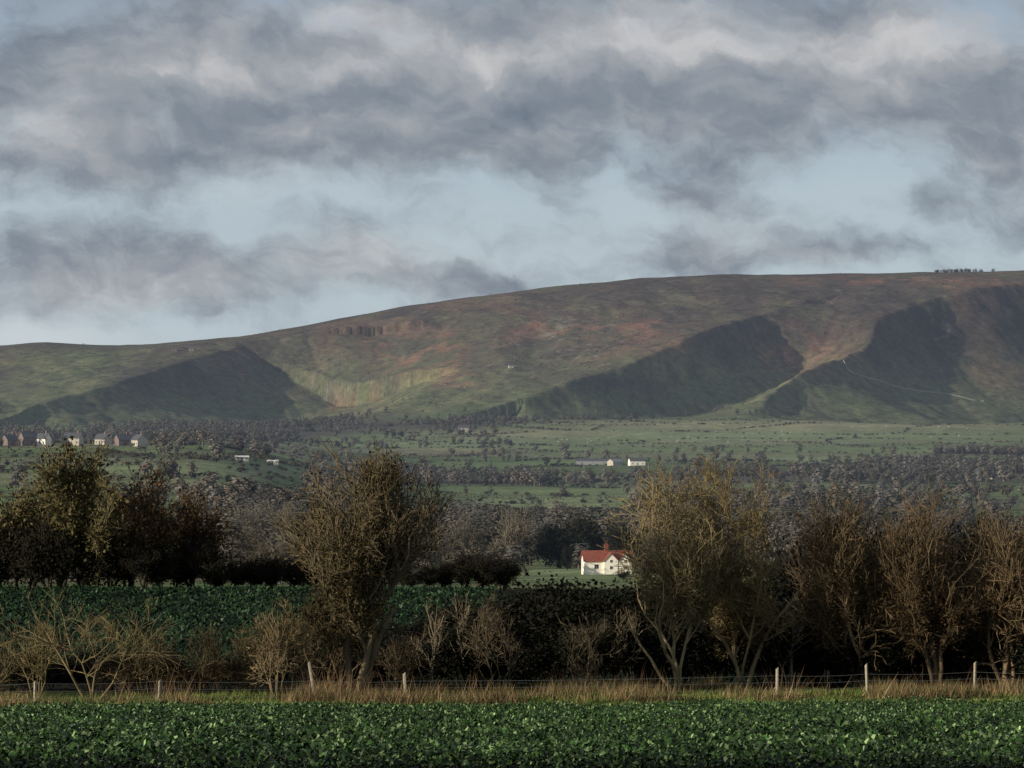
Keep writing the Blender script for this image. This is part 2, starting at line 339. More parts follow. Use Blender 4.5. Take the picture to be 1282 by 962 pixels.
# ------------------------------------------------------------------ trees
def rot_dir(rng,d,ang):
    while True:
        r=(rng.gauss(0,1),rng.gauss(0,1),rng.gauss(0,1))
        dt=r[0]*d[0]+r[1]*d[1]+r[2]*d[2]; p=(r[0]-dt*d[0],r[1]-dt*d[1],r[2]-dt*d[2])
        l=math.sqrt(p[0]**2+p[1]**2+p[2]**2)
        if l>.1: break
    c,s=math.cos(ang),math.sin(ang)/l
    return (d[0]*c+p[0]*s,d[1]*c+p[1]*s,d[2]*c+p[2]*s)
def nrm(d):
    l=math.sqrt(d[0]**2+d[1]**2+d[2]**2) or 1; return (d[0]/l,d[1]/l,d[2]/l)
def skel(seed,h,w,env,stems=1,spread=.2,lv=5,first=.35,trop=.06,wob=.15,maxseg=9000,r0=.22,nch=1.5,ang=(.45,1.1),ratio=.68,irr=1.):
    rng=random.Random(seed); q=[]
    ez=[e[0] for e in env]; er=[e[1] for e in env]
    ph=[rng.uniform(0,6.28) for _ in range(6)]
    def irrf(a,z):
        return 1+irr*(.22*math.sin(2*a+ph[0]+4*z)+.20*math.sin(3*a+ph[1]-9*z)+.18*math.sin(7*a+ph[2]+13*z)+.12*math.sin(11*z+ph[3]))
    for s in range(stems):
        a=2*math.pi*(s+rng.random()*.6)/stems; sp=spread*rng.uniform(.4,1.2)
        d=nrm((math.cos(a)*sp,math.sin(a)*sp,1))
        q.append(((math.cos(a)*.15*(stems>1),math.sin(a)*.15*(stems>1),-.2),d,h*first*rng.uniform(.8,1.2),r0/(stems**.35)*rng.uniform(.7,1.2),0))
    out=[];i=0
    while i<len(q) and len(out)<maxseg:
        p,d,L,r,lev=q[i]; i+=1
        n=4 if lev<2 else (3 if lev<lv else 2)
        sg=L/n; dead=False
        for k in range(n):
            d=nrm((d[0]+rng.gauss(0,wob),d[1]+rng.gauss(0,wob),d[2]+rng.gauss(0,wob)+trop))
            t=(p[0]+d[0]*sg,p[1]+d[1]*sg,p[2]+d[2]*sg)
            zf=t[2]/h; a=math.atan2(t[1],t[0]); f=irrf(a,zf)
            if zf>.76+.26*min(1.2,f*rng.uniform(.7,1.05)) or zf<0 and lev>0: dead=True;break
            er_=float(np.interp(zf,ez,er))*w/2*rng.uniform(.8,1.15)*f
            if lev>0 and math.hypot(t[0],t[1])>er_: dead=True;break
            r1=r*(.88 if lev<2 else .82)
            out.append((p,t,r,r1,lev)); p=t;r=r1
            if lev<lv and (lev>0 or k>=1):
                c=int(nch)+(rng.random()<nch-int(nch))
                for _ in range(c):
                    q.append((p,rot_dir(rng,d,rng.uniform(*ang)),L*ratio*rng.uniform(.6,1.2),r*rng.uniform(.5,.75),lev+1))
        if not dead and lev<lv: 
            for _ in range(2): q.append((p,rot_dir(rng,d,rng.uniform(.15,.55)),L*.8,r*.88,lev+1))
    T=np.array([o[1] for o in out]); sz=h*.98/np.percentile(T[:,2],99.8); sx=min(1.35,max(.7,(w/2)/np.percentile(np.hypot(T[:,0],T[:,1]),97)))
    return [((p[0]*sx,p[1]*sx,p[2]*sz),(t[0]*sx,t[1]*sx,t[2]*sz),r,r1,l) for p,t,r,r1,l in out]
def tree_meshes(name,sk,twigw,tw_len,ntw,cw,ct,nleaf=0,lsz=.12,cl=(.1,.08,.03),minr=.012,leafspread=.25,split=1,finelev=2,clump=3.,up=.15,csc=1.1):
    A=np.array([s[0] for s in sk]);B=np.array([s[1] for s in sk]);r0=np.maximum([s[2] for s in sk],minr);r1=np.maximum([s[3] for s in sk],minr*.8);lev=np.array([s[4] for s in sk])
    tb=Buf();cb=Buf(); cw=np.array(cw);ct=np.array(ct)
    m=lev<=split; v,f=prisms(A[m],B[m],r0[m],r1[m],6); tb.add(v,f,np.repeat(cw*R.uniform(.7,1.25,m.sum())[:,None],12,0))
    m=~m; v,f=prisms(A[m],B[m],r0[m],r1[m],3); cb.add(v,f,np.repeat((cw*.6+ct*.4)*R.uniform(.6,1.4,m.sum())[:,None],6,0))
    fine=np.where(lev>=max(2,lev.max()-finelev))[0]
    wgt=.06+np.clip((vn(B[fine,0]/csc,B[fine,2]/csc+B[fine,1]/csc/1.2,5)-.4)*clump,0,2); wgt/=wgt.sum()
    rs_=np.random.RandomState(len(sk))
    j=fine[rs_.choice(len(fine),ntw,p=wgt)]; t=R.rand(ntw,1); P=A[j]*(1-t)+B[j]*t
    d=unit(B[j]-A[j])+R.normal(0,.5,(ntw,3)); d[:,2]+=up; d=unit(d)
    Q=P+d*(tw_len*R.uniform(.5,1.3,ntw))[:,None]
    v,f=blades(P,Q,twigw*R.uniform(.6,1.3,ntw)); cb.add(v,f,np.repeat(ct*R.uniform(.4,1.7,ntw)[:,None],3,0))
    if nleaf:
        j=fine[rs_.choice(len(fine),nleaf,p=wgt)]; Cn=B[j]+R.normal(0,leafspread,(nleaf,3)); Cn[:,2]=np.abs(Cn[:,2])
        v,f=leaves(Cn,lsz*R.uniform(.5,1.4,nleaf)); cb.add(v,f,np.repeat(np.array(cl)*R.uniform(.5,1.7,nleaf)[:,None],4,0))
    return tb.mesh(name+'_trunk',M_veg),cb.mesh(name+'_crown',M_veg)
def put(name,ms,loc,rot,label,cat='tree',group=None,scale=None):
    e=obj(name,None,loc,rot,label=label,cat=cat,group=group,scale=scale)
    obj('trunk',ms[0],parent=e); obj('crown',ms[1],parent=e); return e
ROUND=[(0,.3),(.12,.5),(.3,.85),(.55,1),(.8,.85),(.95,.5),(1.02,.15)]
VASE=[(0,.45),(.2,.65),(.5,.9),(.75,1),(.92,.8),(1.02,.45)]
TALL=[(0,.55),(.25,.75),(.45,.9),(.7,1),(.88,.85),(1.02,.4)]
BUSH=[(0,.7),(.3,1),(.7,.95),(.9,.6),(1.02,.25)]
def hero(name,px,d,top,wpx,env,seed,label,**kw):
    x,y,z=W(px,d); h=((pyof(z,d))-top)*K*d; w=wpx*K*d
    tk=dict(twigw=.024,tw_len=.5,ntw=7000,cw=(.16,.12,.08),ct=(.13,.09,.045),minr=.016); tk.update(kw.pop('tk',{}))
    sk=skel(seed,h,w,env,**kw); put(name,tree_meshes(name,sk,**tk),(x,y,z),0,label)
hero('hedgerow_tree',444,131,558,205,[(0,.45),(.15,.40),(.3,.38),(.42,.55),(.52,.9),(.68,1),(.85,1),(.95,.8),(1.02,.5)],24,'dark twiggy tree with rounded irregular crown by the fence',stems=4,spread=.12,lv=5,maxseg=11000,r0=.28,first=.42,wob=.22,irr=.8,
     tk=dict(ntw=9500,nleaf=12500,lsz=.14,cl=(.036,.03,.014),ct=(.12,.092,.045),cw=(.15,.12,.075),leafspread=.3,clump=5.,csc=1.,finelev=3,minr=.019,tw_len=.45))
hero('hedgerow_tree',418,133,735,110,BUSH,61,'tangled thorn growth around the foot of a tree',stems=7,spread=.3,lv=4,maxseg=2500,r0=.09,first=.5,wob=.2,
     tk=dict(ntw=4000,nleaf=2500,lsz=.13,cl=(.035,.027,.013),ct=(.09,.068,.034),cw=(.15,.115,.07)))
hero('bare_tree',848,140,584,160,VASE,33,'bare winter tree with several pale upright stems by the fence',stems=5,spread=.17,lv=5,maxseg=9000,r0=.17,first=.42,wob=.2,trop=.05,
     tk=dict(ntw=6500,ct=(.18,.14,.068),cw=(.28,.225,.13),nleaf=2000,lsz=.1,cl=(.10,.078,.03),tw_len=.45,up=.1,minr=.017,clump=4.))
hero('bare_tree',930,142,570,165,VASE,35,'bare golden olive winter tree with forked stems beside the fence',stems=4,spread=.17,lv=5,maxseg=10000,r0=.18,first=.4,wob=.2,trop=.05,
     tk=dict(ntw=7500,ct=(.185,.14,.055),cw=(.24,.185,.105),nleaf=3500,lsz=.11,cl=(.11,.088,.03),tw_len=.45,up=.1,minr=.017,clump=4.))
ir=dict(stems=5,spread=.16,lv=5,wob=.2,irr=1.1)
for (p,t,w_,s_,l_,c_,mx,dd_) in [(1075,610,150,37,'tangled dark brown bare tree behind a fence post',(.13,.092,.045),9000,143),(1172,612,135,62,'tall dark brown bare tree along the fence',(.12,.08,.04),9000,142),(1262,622,150,63,'dark twiggy brown tree at the end of the fence',(.11,.075,.038),9000,143),
    (1122,655,110,64,'dark brown bare tree among the fence trees',(.08,.058,.03),5000,148),(1222,648,110,66,'dark brown bare tree among the fence trees',(.08,.055,.03),5000,148),(1022,668,95,67,'dark brown bare tree among the fence trees',(.07,.052,.027),4500,147),(1340,620,150,68,'dark brown bare tree among the fence trees',(.08,.055,.03),6000,144)]:
    hero('bare_tree',p,dd_,t,w_,TALL,s_,l_,r0=.22,maxseg=mx,**ir,tk=dict(ntw=mx-1000,ct=c_,cw=(.17,.125,.075),nleaf=int(mx*.7),lsz=.13,cl=(c_[0]*.4,c_[1]*.4,c_[2]*.4),clump=5.,csc=1.,finelev=3,minr=.018,tw_len=.45))
hero('bare_shrub',115,131,735,250,[(0,.15),(.2,.5),(.5,.95),(.8,1),(1.02,.5)],43,'sprawling bare shrub with thin yellowish brown branches',stems=4,spread=.6,lv=4,maxseg=1000,r0=.09,first=.5,trop=.0,wob=.2,
     tk=dict(ntw=900,ct=(.16,.125,.058),cw=(.18,.14,.075),twigw=.017,minr=.012))
hero('bare_shrub',345,129,748,90,BUSH,44,'upright straw brown twiggy shrub by the fence',stems=6,spread=.3,lv=4,maxseg=1800,r0=.07,first=.5,
     tk=dict(ntw=2200,ct=(.12,.092,.046),cw=(.19,.145,.085),twigw=.022,nleaf=600,lsz=.09,cl=(.08,.06,.03)))
for (p,d_,t,w_,s_,c_) in [(45,133,775,90,45,(.10,.08,.04)),(250,134,785,100,47,(.08,.06,.033)),(298,137,795,80,53,(.07,.055,.03)),(190,135,790,70,57,(.10,.078,.04)),(-20,134,790,110,54,(.08,.065,.035)),(730,141,768,80,48,(.11,.088,.055)),(625,139,745,90,50,(.09,.07,.045)),(500,137,800,70,55,(.06,.045,.027))]:
    hero('bare_shrub',p,d_,t,w_,BUSH,s_,'bare brown tangled shrub beside the fence',stems=5,spread=.35,lv=4,maxseg=900,r0=.06,first=.5,wob=.2,
     tk=dict(ntw=900,ct=c_,cw=(c_[0]*1.5,c_[1]*1.5,c_[2]*1.5),twigw=.018,nleaf=200,lsz=.1,cl=(.05,.04,.022)))
for (p,d_,t,w_,s_) in [(992,143,742,75,49),(575,143,742,60,92),(1035,144,735,60,93),(790,142,760,60,94),(540,142,750,50,95)]:
    hero('bare_sapling',p,d_,t,w_,BUSH,s_,'thin pale stemmed sapling against the dark hedge',stems=4,spread=.25,lv=3,maxseg=350,r0=.05,first=.6,
     tk=dict(ntw=250,ct=(.17,.135,.085),cw=(.30,.25,.17),twigw=.018,minr=.012))

def shrubset(n,h,w,ct,cl,seed,nleaf=5200,lsz=.22,ntw=3500,mx=1300,cw=(.07,.05,.035)):
    out=[]
    for i in range(n):
        sk=skel(seed+i,h,w,BUSH,stems=7,spread=.35,lv=3,maxseg=mx,r0=.07,first=.5,irr=1.2)
        out.append(tree_meshes('hedge_shrub',sk,.035,.5,ntw,cw,ct,nleaf,lsz,cl,leafspread=.45))
    return out
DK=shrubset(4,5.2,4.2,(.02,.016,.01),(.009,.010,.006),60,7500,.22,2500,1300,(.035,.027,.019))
BR=shrubset(4,3.4,3.6,(.06,.045,.025),(.026,.021,.011),70,900,.14,1200,700,(.09,.07,.045))
rr=random.Random(5)
def shr(ms,px,d,s,lab,grp,w_=1.):
    x,y,z=W(px,d); put('hedge_shrub',ms,(x,y,z),rr.uniform(0,6.28),lab,'shrub',grp,(s*w_*rr.uniform(.9,1.15),s*w_*rr.uniform(.9,1.15),s))
px=455
gd='dark hedge behind the fence'
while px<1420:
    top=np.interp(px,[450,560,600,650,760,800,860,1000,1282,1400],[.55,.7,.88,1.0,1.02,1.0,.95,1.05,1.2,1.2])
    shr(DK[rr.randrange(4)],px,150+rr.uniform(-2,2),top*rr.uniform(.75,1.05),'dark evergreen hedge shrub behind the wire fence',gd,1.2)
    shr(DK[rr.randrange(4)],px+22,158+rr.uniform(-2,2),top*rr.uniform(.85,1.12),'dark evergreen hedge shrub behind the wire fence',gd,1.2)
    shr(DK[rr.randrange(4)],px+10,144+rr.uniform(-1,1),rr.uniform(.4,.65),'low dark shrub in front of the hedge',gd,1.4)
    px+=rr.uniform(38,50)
px=-160
while px<480:
    shr(DK[rr.randrange(4)],px,141+rr.uniform(-2,3),rr.uniform(.18,.38),'low dark hedge shrub behind the fence',gd,1.8)
    if rr.random()<.35: shr(BR[rr.randrange(4)],px+15,138+rr.uniform(-3,3),rr.uniform(.3,.6),'brown twiggy shrub beside the crop','brown scrub along the fence')
    px+=rr.uniform(22,32)

def midset(n,h,w,env,ct,cw,seed,ntw=3000,nleaf=0,cl=(.05,.05,.02),tw=.07,maxseg=2600,lsz=.35,irr=1.,**kw):
    return [tree_meshes('tree',skel(seed+i,h,w,env,lv=4,maxseg=maxseg,r0=.42,irr=irr,**kw),tw,.9,ntw,cw,ct,nleaf,lsz,cl,minr=.04,leafspread=.5) for i in range(n)]
OAK=midset(3,13,11,[(0,.3),(.12,.5),(.3,.9),(.55,1),(.8,.95),(.95,.75),(1.02,.4)],(.12,.10,.045),(.21,.17,.10),100,nleaf=5500,cl=(.072,.063,.026),stems=1,first=.3,irr=.5)
COP=midset(2,12,9,ROUND,(.13,.085,.04),(.12,.09,.06),110,nleaf=6500,cl=(.105,.063,.028),stems=1,first=.3)
GRY=midset(3,12,11,ROUND,(.12,.105,.08),(.15,.13,.10),120,stems=1,first=.3,ntw=3600)
EVG=midset(2,11,8,BUSH,(.03,.035,.02),(.06,.045,.03),130,nleaf=8000,cl=(.012,.016,.009),stems=2,first=.4,lsz=.45)
DRK=midset(3,9,9,BUSH,(.025,.02,.013),(.04,.032,.022),140,nleaf=6500,cl=(.011,.011,.007),stems=3,first=.4)
def mid(ms,px,d,top,wf,lab,grp='trees among the fields',hh=12.,cat='tree',name='field_tree'):
    x,y,z=W(px,d); h=(pyof(z,d)-top)*K*d; s=h/hh
    put(name,ms,(x,y,z),rr.uniform(0,6.28),lab,cat,grp,(s*wf,s*wf,s))
g_='trees at the crop field edge'
mid(OAK[0],108,288,550,1.0,'large rounded oak with olive brown winter crown',g_,13)
mid(OAK[1],35,292,584,1.1,'oak with pale spreading limbs at the field edge',g_,13)
mid(OAK[2],75,300,600,1.2,'dark oak at the field edge',g_,13)
mid(COP[0],200,290,578,1.0,'copper brown leaved tree at the field edge',g_)
mid(COP[1],240,300,612,1.0,'brown tree at the field edge',g_)
mid(COP[1],165,298,600,1.1,'brown tree at the field edge',g_)
mid(OAK[2],-10,290,588,1.1,'oak with pale spreading limbs at the field edge',g_,13)
mid(OAK[1],-60,290,590,1.0,'oak with olive brown crown at the field edge',g_,13)
mid(COP[0],-120,292,600,1.0,'copper brown tree at the field edge',g_)
for p in range(-160,270,20):
    mid(DRK[rr.randrange(3)],p,287+rr.uniform(-2,5),rr.uniform(640,690),.9,'dark brown field hedge shrub under the trees','dark hedge at the crop edge',9,'shrub','field_hedge_shrub')
for p in range(270,640,24):
    mid(DRK[rr.randrange(3)],p,292+rr.uniform(-2,5),rr.uniform(695,725),1.1,'dark brown field hedge shrub under the trees','dark hedge at the crop edge',9,'shrub','field_hedge_shrub')
for p in range(1020,1440,32):
    mid(DRK[rr.randrange(3)],p,178+rr.uniform(-6,8),rr.uniform(650,690),.8,'tall dark thicket tree behind the fence trees','dark thicket behind the fence trees',9,'tree','thicket_tree')
for (p,d,t,ms,wf,l) in [(590,640,640,GRY[0],1.1,'grey bare rounded tree in the meadow'),(660,680,634,GRY[1],1.15,'grey bare rounded tree in the meadow'),(330,420,668,GRY[2],1.2,'brown bare tree by the field'),(300,520,645,GRY[0],1.1,'brown bare tree by the field'),
    (365,560,625,GRY[1],1.1,'brown bare tree by the field'),(545,600,650,GRY[2],1,'grey bare tree in the meadow'),(700,760,650,EVG[0],1.1,'dark evergreen tree near the white cottage'),(722,780,640,EVG[1],1,'dark evergreen tree near the white cottage'),
    (742,790,648,EVG[0],1,'dark evergreen tree near the white cottage'),(632,745,650,EVG[1],1.2,'dark evergreen tree in the meadow'),(820,715,655,GRY[1],1.2,'bare tree beside the white cottage'),(710,730,682,EVG[1],.8,'dark evergreen tree near the white cottage'),(775,800,655,EVG[1],1.2,'dark evergreen tree behind the white cottage'),(800,780,650,EVG[0],1.,'dark evergreen tree behind the white cottage'),
    (1010,560,668,GRY[2],1.2,'grey brown bare tree in the fields'),(1040,600,660,DRK[0],1.2,'dark bare tree in the fields'),(1120,620,650,GRY[0],1.2,'grey brown bare tree in the fields'),(812,640,692,DRK[1],1,'dark bush beside the cottage garden'),(780,600,715,DRK[2],1.6,'low dark bush in front of the cottage'),
    (480,620,655,GRY[0],1.2,'grey bare tree in the meadow'),(430,560,660,GRY[2],1.2,'grey bare tree in the meadow'),(275,640,640,GRY[1],1.1,'grey bare tree in the meadow'),(310,700,630,GRY[2],1.1,'grey bare tree in the meadow')]:
    mid(ms,p,d,t,wf,l,hh=9. if ms in DRK else (11. if ms in EVG else 12.))
for p in range(600,1300,26):
    if 650<p<825: continue
    mid(DRK[rr.randrange(3)],p,520+rr.uniform(-40,60),rr.uniform(690,712),1.5,'dark hedge shrub along the meadow edge','dark hedge along the meadow',9,'shrub','field_hedge_shrub')

# far trees
def fartree(seed,ct,h=11.,w=9.5,n=420,ls=.75):
    r=np.random.RandomState(seed); b=Buf(); nl=8
    L=[]; 
    for i in range(nl):
        a=r.uniform(0,6.28); rad=r.uniform(.05,.24)*w; zz=r.uniform(.24,.78)*h
        L.append((math.cos(a)*rad,math.sin(a)*rad,zz,r.uniform(.2,.29)*w))
    L=np.array(L); j=r.randint(0,nl,n); q=unit(r.normal(size=(n,3)))
    Cn=L[j,:3]+q*L[j,3:4]*(r.rand(n,1)**.3)*np.array([1,1,1.1])
    cen=np.array([0,0,h*.4]); nv=unit(q*.2+unit(Cn-cen)*.9+np.array([0,0,.35]))
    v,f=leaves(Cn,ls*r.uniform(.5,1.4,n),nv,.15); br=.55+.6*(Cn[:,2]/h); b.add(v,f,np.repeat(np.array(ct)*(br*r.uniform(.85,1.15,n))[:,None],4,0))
    A=np.array([[0,0,-.3]]+[[0,0,h*.22]]*nl); Bp=np.concatenate([[[0,0,h*.3]],L[:,:3]])
    v,f=prisms(A,Bp,np.array([.35]+[.16]*nl),np.array([.28]+[.05]*nl),4); b.add(v,f,np.array(ct)*1.0)
    return b
FC=[(.13,.115,.095),(.12,.103,.08),(.15,.138,.12),(.12,.112,.075),(.06,.065,.045),(.14,.113,.087),(.13,.12,.107),(.09,.08,.063)]
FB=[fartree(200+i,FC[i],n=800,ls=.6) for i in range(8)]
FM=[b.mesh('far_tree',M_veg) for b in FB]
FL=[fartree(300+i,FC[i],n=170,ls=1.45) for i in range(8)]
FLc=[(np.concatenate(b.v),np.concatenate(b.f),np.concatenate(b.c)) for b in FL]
rt=np.random.RandomState(77)
N=42000
d=np.concatenate([np.exp(rt.uniform(math.log(450),math.log(4300),N//4)),np.sqrt(rt.uniform(700**2,4300**2,N-N//4))]); px=rt.uniform(-250,1530,N)
x=(px-641)*K*d; z=H(x,d); pyy=pyof(z,d); _,cdd=cells(x,d)
pp=np.clip(px,0,1282); dn=dens(pp,pyy)*.46*(np.minimum(d,2500)/2500)**.3
dn=np.where((dn<.05),0,dn); dn*=np.clip((fbm(x/110,d/150,3,88)-.40)*12,.0,1.4)
dn=np.where((np.abs(px-740)<85)&(d<730),0,dn)
k=rt.rand(N)<dn; hgt=rt.uniform(7,14,N)*np.where(d>3600,.8,1)
cand=[(hgt[i]/d[i],x[i],d[i],z[i],hgt[i],px[i]) for i in np.where(k)[0]]
N=220000
d=np.sqrt(rt.uniform(450**2,4080**2,N)); px=rt.uniform(-100,1380,N); x=(px-641)*K*d; _,cdd=cells(x,d)
k=(cdd<1.6); d=d[k];px=px[k];x=x[k]; z=H(x,d); pyy=pyof(z,d)
clr=((px>-20)&(px<200)&(pyy>552)&(pyy<582))|((px>690)&(px<830)&(pyy>583)&(pyy<606))|((px>280)&(px<365)&(pyy>577)&(pyy<605))|((px>560)&(px<780)&(pyy>624)&(pyy<650))|((px>640)&(pyy>525)&(pyy<564))
tall=(rt.rand(len(d))<.16)&~clr; hgt=np.where(tall,rt.uniform(6,12,len(d)),rt.uniform(1.6,2.8,len(d)))
pr=np.where((px>640)&(pyy>525)&(pyy<562),.6,1.); pr=np.where((np.abs(px-740)<85)&(d<730),0,pr)
for i in np.where(rt.rand(len(d))<pr)[0]: cand.append((hgt[i]/d[i],x[i],d[i],z[i],hgt[i],px[i]))
cand.sort(key=lambda c:-c[0])
inv=[c for c in cand if -20<c[5]<1302 and c[4]>4.5]
ind=set(id(c) for c in inv[:240])
b=Buf(); lab=['hazy grey brown bare tree','brown bare tree','pale grey bare tree','olive brown bare tree','dark evergreen tree','russet brown tree','mauve grey bare tree','dark brown tree']
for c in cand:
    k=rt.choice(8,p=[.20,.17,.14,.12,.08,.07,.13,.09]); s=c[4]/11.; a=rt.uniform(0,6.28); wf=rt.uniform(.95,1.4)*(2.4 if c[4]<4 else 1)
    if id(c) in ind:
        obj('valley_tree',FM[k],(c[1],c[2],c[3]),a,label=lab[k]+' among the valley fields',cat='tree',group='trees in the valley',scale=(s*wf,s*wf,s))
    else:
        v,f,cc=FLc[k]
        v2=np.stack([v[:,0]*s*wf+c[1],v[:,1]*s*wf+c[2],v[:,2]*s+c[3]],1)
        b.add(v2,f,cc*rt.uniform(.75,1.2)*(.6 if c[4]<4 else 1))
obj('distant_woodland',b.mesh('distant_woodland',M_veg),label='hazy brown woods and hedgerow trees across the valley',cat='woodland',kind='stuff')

b=Buf(); N=46000
px=rt.uniform(-100,1380,N); d=rt.uniform(4150,5380,N); x=(px-641)*K*d; z=H(x,d); py=pyof(z,d)
nn=fbm(x/70,d/90,3,71)
gg=.07+.9*np.exp(-((px-985)/45)**2-((py-390)/9)**2)+.65*np.exp(-((px-740)/90)**2-((py-415)/45)**2)+.6*np.exp(-((px-360)/90)**2-((py-475)/30)**2)+.3*np.exp(-((px-600)/90)**2-((py-500)/20)**2)+.9*np.exp(-((px-650)/22)**2-((py-470)/40)**2)+.5*np.exp(-((px-800)/90)**2-((py-490)/14)**2)+.25*np.exp(-((px-1100)/60)**2-((py-375)/8)**2)
k=(rt.rand(N)<gg*.4*np.clip((nn-.4)*6,0,1)); x=x[k];d=d[k];z=z[k];n=len(x)
m=6; Cn=np.repeat(np.stack([x,d,z+.8],1),m,0)+rt.normal(size=(n*m,3))*np.array([1.5,1.5,.7]); v,f=leaves(Cn,2.2*rt.uniform(.5,1.2,n*m)); b.add(v,f,np.repeat(np.array([.06,.055,.042])*rt.uniform(.6,1.5,n*m)[:,None],4,0))
obj('hillside_scrub',b.mesh('hillside_scrub',M_veg),label='scattered dark gorse and thorn scrub on the moor',cat='scrub',kind='stuff')
for i in range(34):
    p=1200+rt.normal()*17; dd=5385+rt.uniform(-15,10); xx,yy,zz=W(p,dd); s=rt.uniform(.6,.95)
    obj('skyline_tree',FM[int(rt.choice([1,0,7]))],(xx,yy,zz-1.2),rt.uniform(0,6),label='small wind-blown tree on the hill skyline',cat='tree',group='trees on the skyline',scale=(s*1.4,s*1.4,s*.9))

def hedge(pts,hh,ww,cc,label,d0=300):
    P=[np.array(hit(a,b_,d0)) for a,b_ in pts]; b=Buf(); C=[]
    for a,b_ in zip(P[:-1],P[1:]):
        L=np.linalg.norm(b_[:2]-a[:2]); n=int(L*2.2)+4; t=rt.rand(n)
        xy=a[None,:2]*(1-t[:,None])+b_[None,:2]*t[:,None]+rt.normal(size=(n,2))*ww*.4
        zz=H(xy[:,0],xy[:,1]); hg=hh*(.4+1.2*fbm(xy[:,0]/9,xy[:,1]/9,2,4))
        C.append(np.stack([xy[:,0],xy[:,1],zz+hg*rt.rand(n)],1))
    C=np.concatenate(C); n=len(C); v,f=leaves(C,1.3*rt.uniform(.5,1.4,n)); b.add(v,f,np.repeat(np.array(cc)*rt.uniform(.5,1.5,n)[:,None],4,0))
    obj('field_hedge',b.mesh('field_hedge',M_veg),label=label,cat='hedge',group='hedges across the valley')
for pts,lab_ in [([(430,556),(560,549),(660,541)],'dark hedge between two pale green pastures'),([(820,563),(1000,560),(1282,556)],'thin dark hedge along the foot of the pasture'),([(0,580),(200,583),(420,592)],'dark hedge crossing the green slope'),
    ([(640,538),(900,527),(1282,519)],'long dark hedge at the foot of the moor'),([(560,622),(780,626)],'dark hedge above the meadow'),([(540,645),(800,640)],'dark hedge below the meadow'),([(0,568),(230,570)],'hedge below the village houses'),([(1000,598),(1282,602)],'dark hedge among the valley trees'),([(440,572),(640,566),(820,568)],'dark hedge across the middle pastures'),([(850,581),(1060,583),(1282,580)],'dark hedge between narrow green fields'),([(820,620),(1000,623),(1240,619)],'dark hedge between narrow green fields')]:
    hedge(pts,3.0,2.5,(.06,.05,.035),lab_)

# ------------------------------------------------------------------ buildings
def pmesh(name,v,f,mat):
    me=bpy.data.meshes.new(name); me.from_pydata(v,[],f); me.materials.append(mat); me.update(); return me
def boxv(x0,x1,y0,y1,z0,z1):
    v=[(x0,y0,z0),(x1,y0,z0),(x1,y1,z0),(x0,y1,z0),(x0,y0,z1),(x1,y0,z1),(x1,y1,z1),(x0,y1,z1)]
    return v,[(0,3,2,1),(4,5,6,7),(0,1,5,4),(1,2,6,5),(2,3,7,6),(3,0,4,7)]
def joinv(L):
    V=[];F=[]
    for v,f in L:
        n=len(V);V+=v;F+=[tuple(i+n for i in q) for q in f]
    return V,F
def gablewall(w,dp,hw,hr):
    x,y=w/2,dp/2
    v=[(-x,-y,-1),(x,-y,-1),(x,y,-1),(-x,y,-1),(-x,-y,hw),(x,-y,hw),(x,y,hw),(-x,y,hw),(-x,0,hw+hr),(x,0,hw+hr)]
    return v,[(0,1,5,4),(2,3,7,6),(0,4,8,7,3),(1,2,6,9,5),(4,5,9,8),(6,7,8,9)]
def gableroof(w,dp,hw,hr,o=.35,t=.18):
    x=w/2+o; sl=hr/(dp/2); y=dp/2+o; z0=hw-o*sl+.03; z1=hw+hr+.03
    v=[(-x,-y,z0),(x,-y,z0),(x,0,z1),(-x,0,z1),(-x,y,z0),(x,y,z0)]
    v+=[(a,b_,c+t) for a,b_,c in v]
    return v,[(0,1,2,3),(3,2,5,4),(7,6,9,8),(8,9,10,11),(0,6,7,1),(4,5,11,10),(1,7,8,2),(2,8,11,5),(0,3,9,6),(3,4,10,9)]
def window(e,x,y,z,w,h,ny,axis='y'):
    fr=joinv([boxv(x-w/2-.08,x+w/2+.08,min(y,y+ny*.05),max(y,y+ny*.05),z-.08,z+h+.08)])
    gl=joinv([boxv(x-w/2,x-.03,min(y+ny*.03,y+ny*.07),max(y+ny*.03,y+ny*.07),z,z+h),boxv(x+.03,x+w/2,min(y+ny*.03,y+ny*.07),max(y+ny*.03,y+ny*.07),z,z+h)])
    if axis=='x':
        sw=lambda V:[(b_,a,c) for a,b_,c in V]; fr=(sw(fr[0]),[q[::-1] for q in fr[1]]); gl=(sw(gl[0]),[q[::-1] for q in gl[1]])
    o=obj('window',pmesh('window_glass',*gl,M_glass),parent=e); obj('frame',pmesh('window_frame',*fr,M_frame),parent=o)
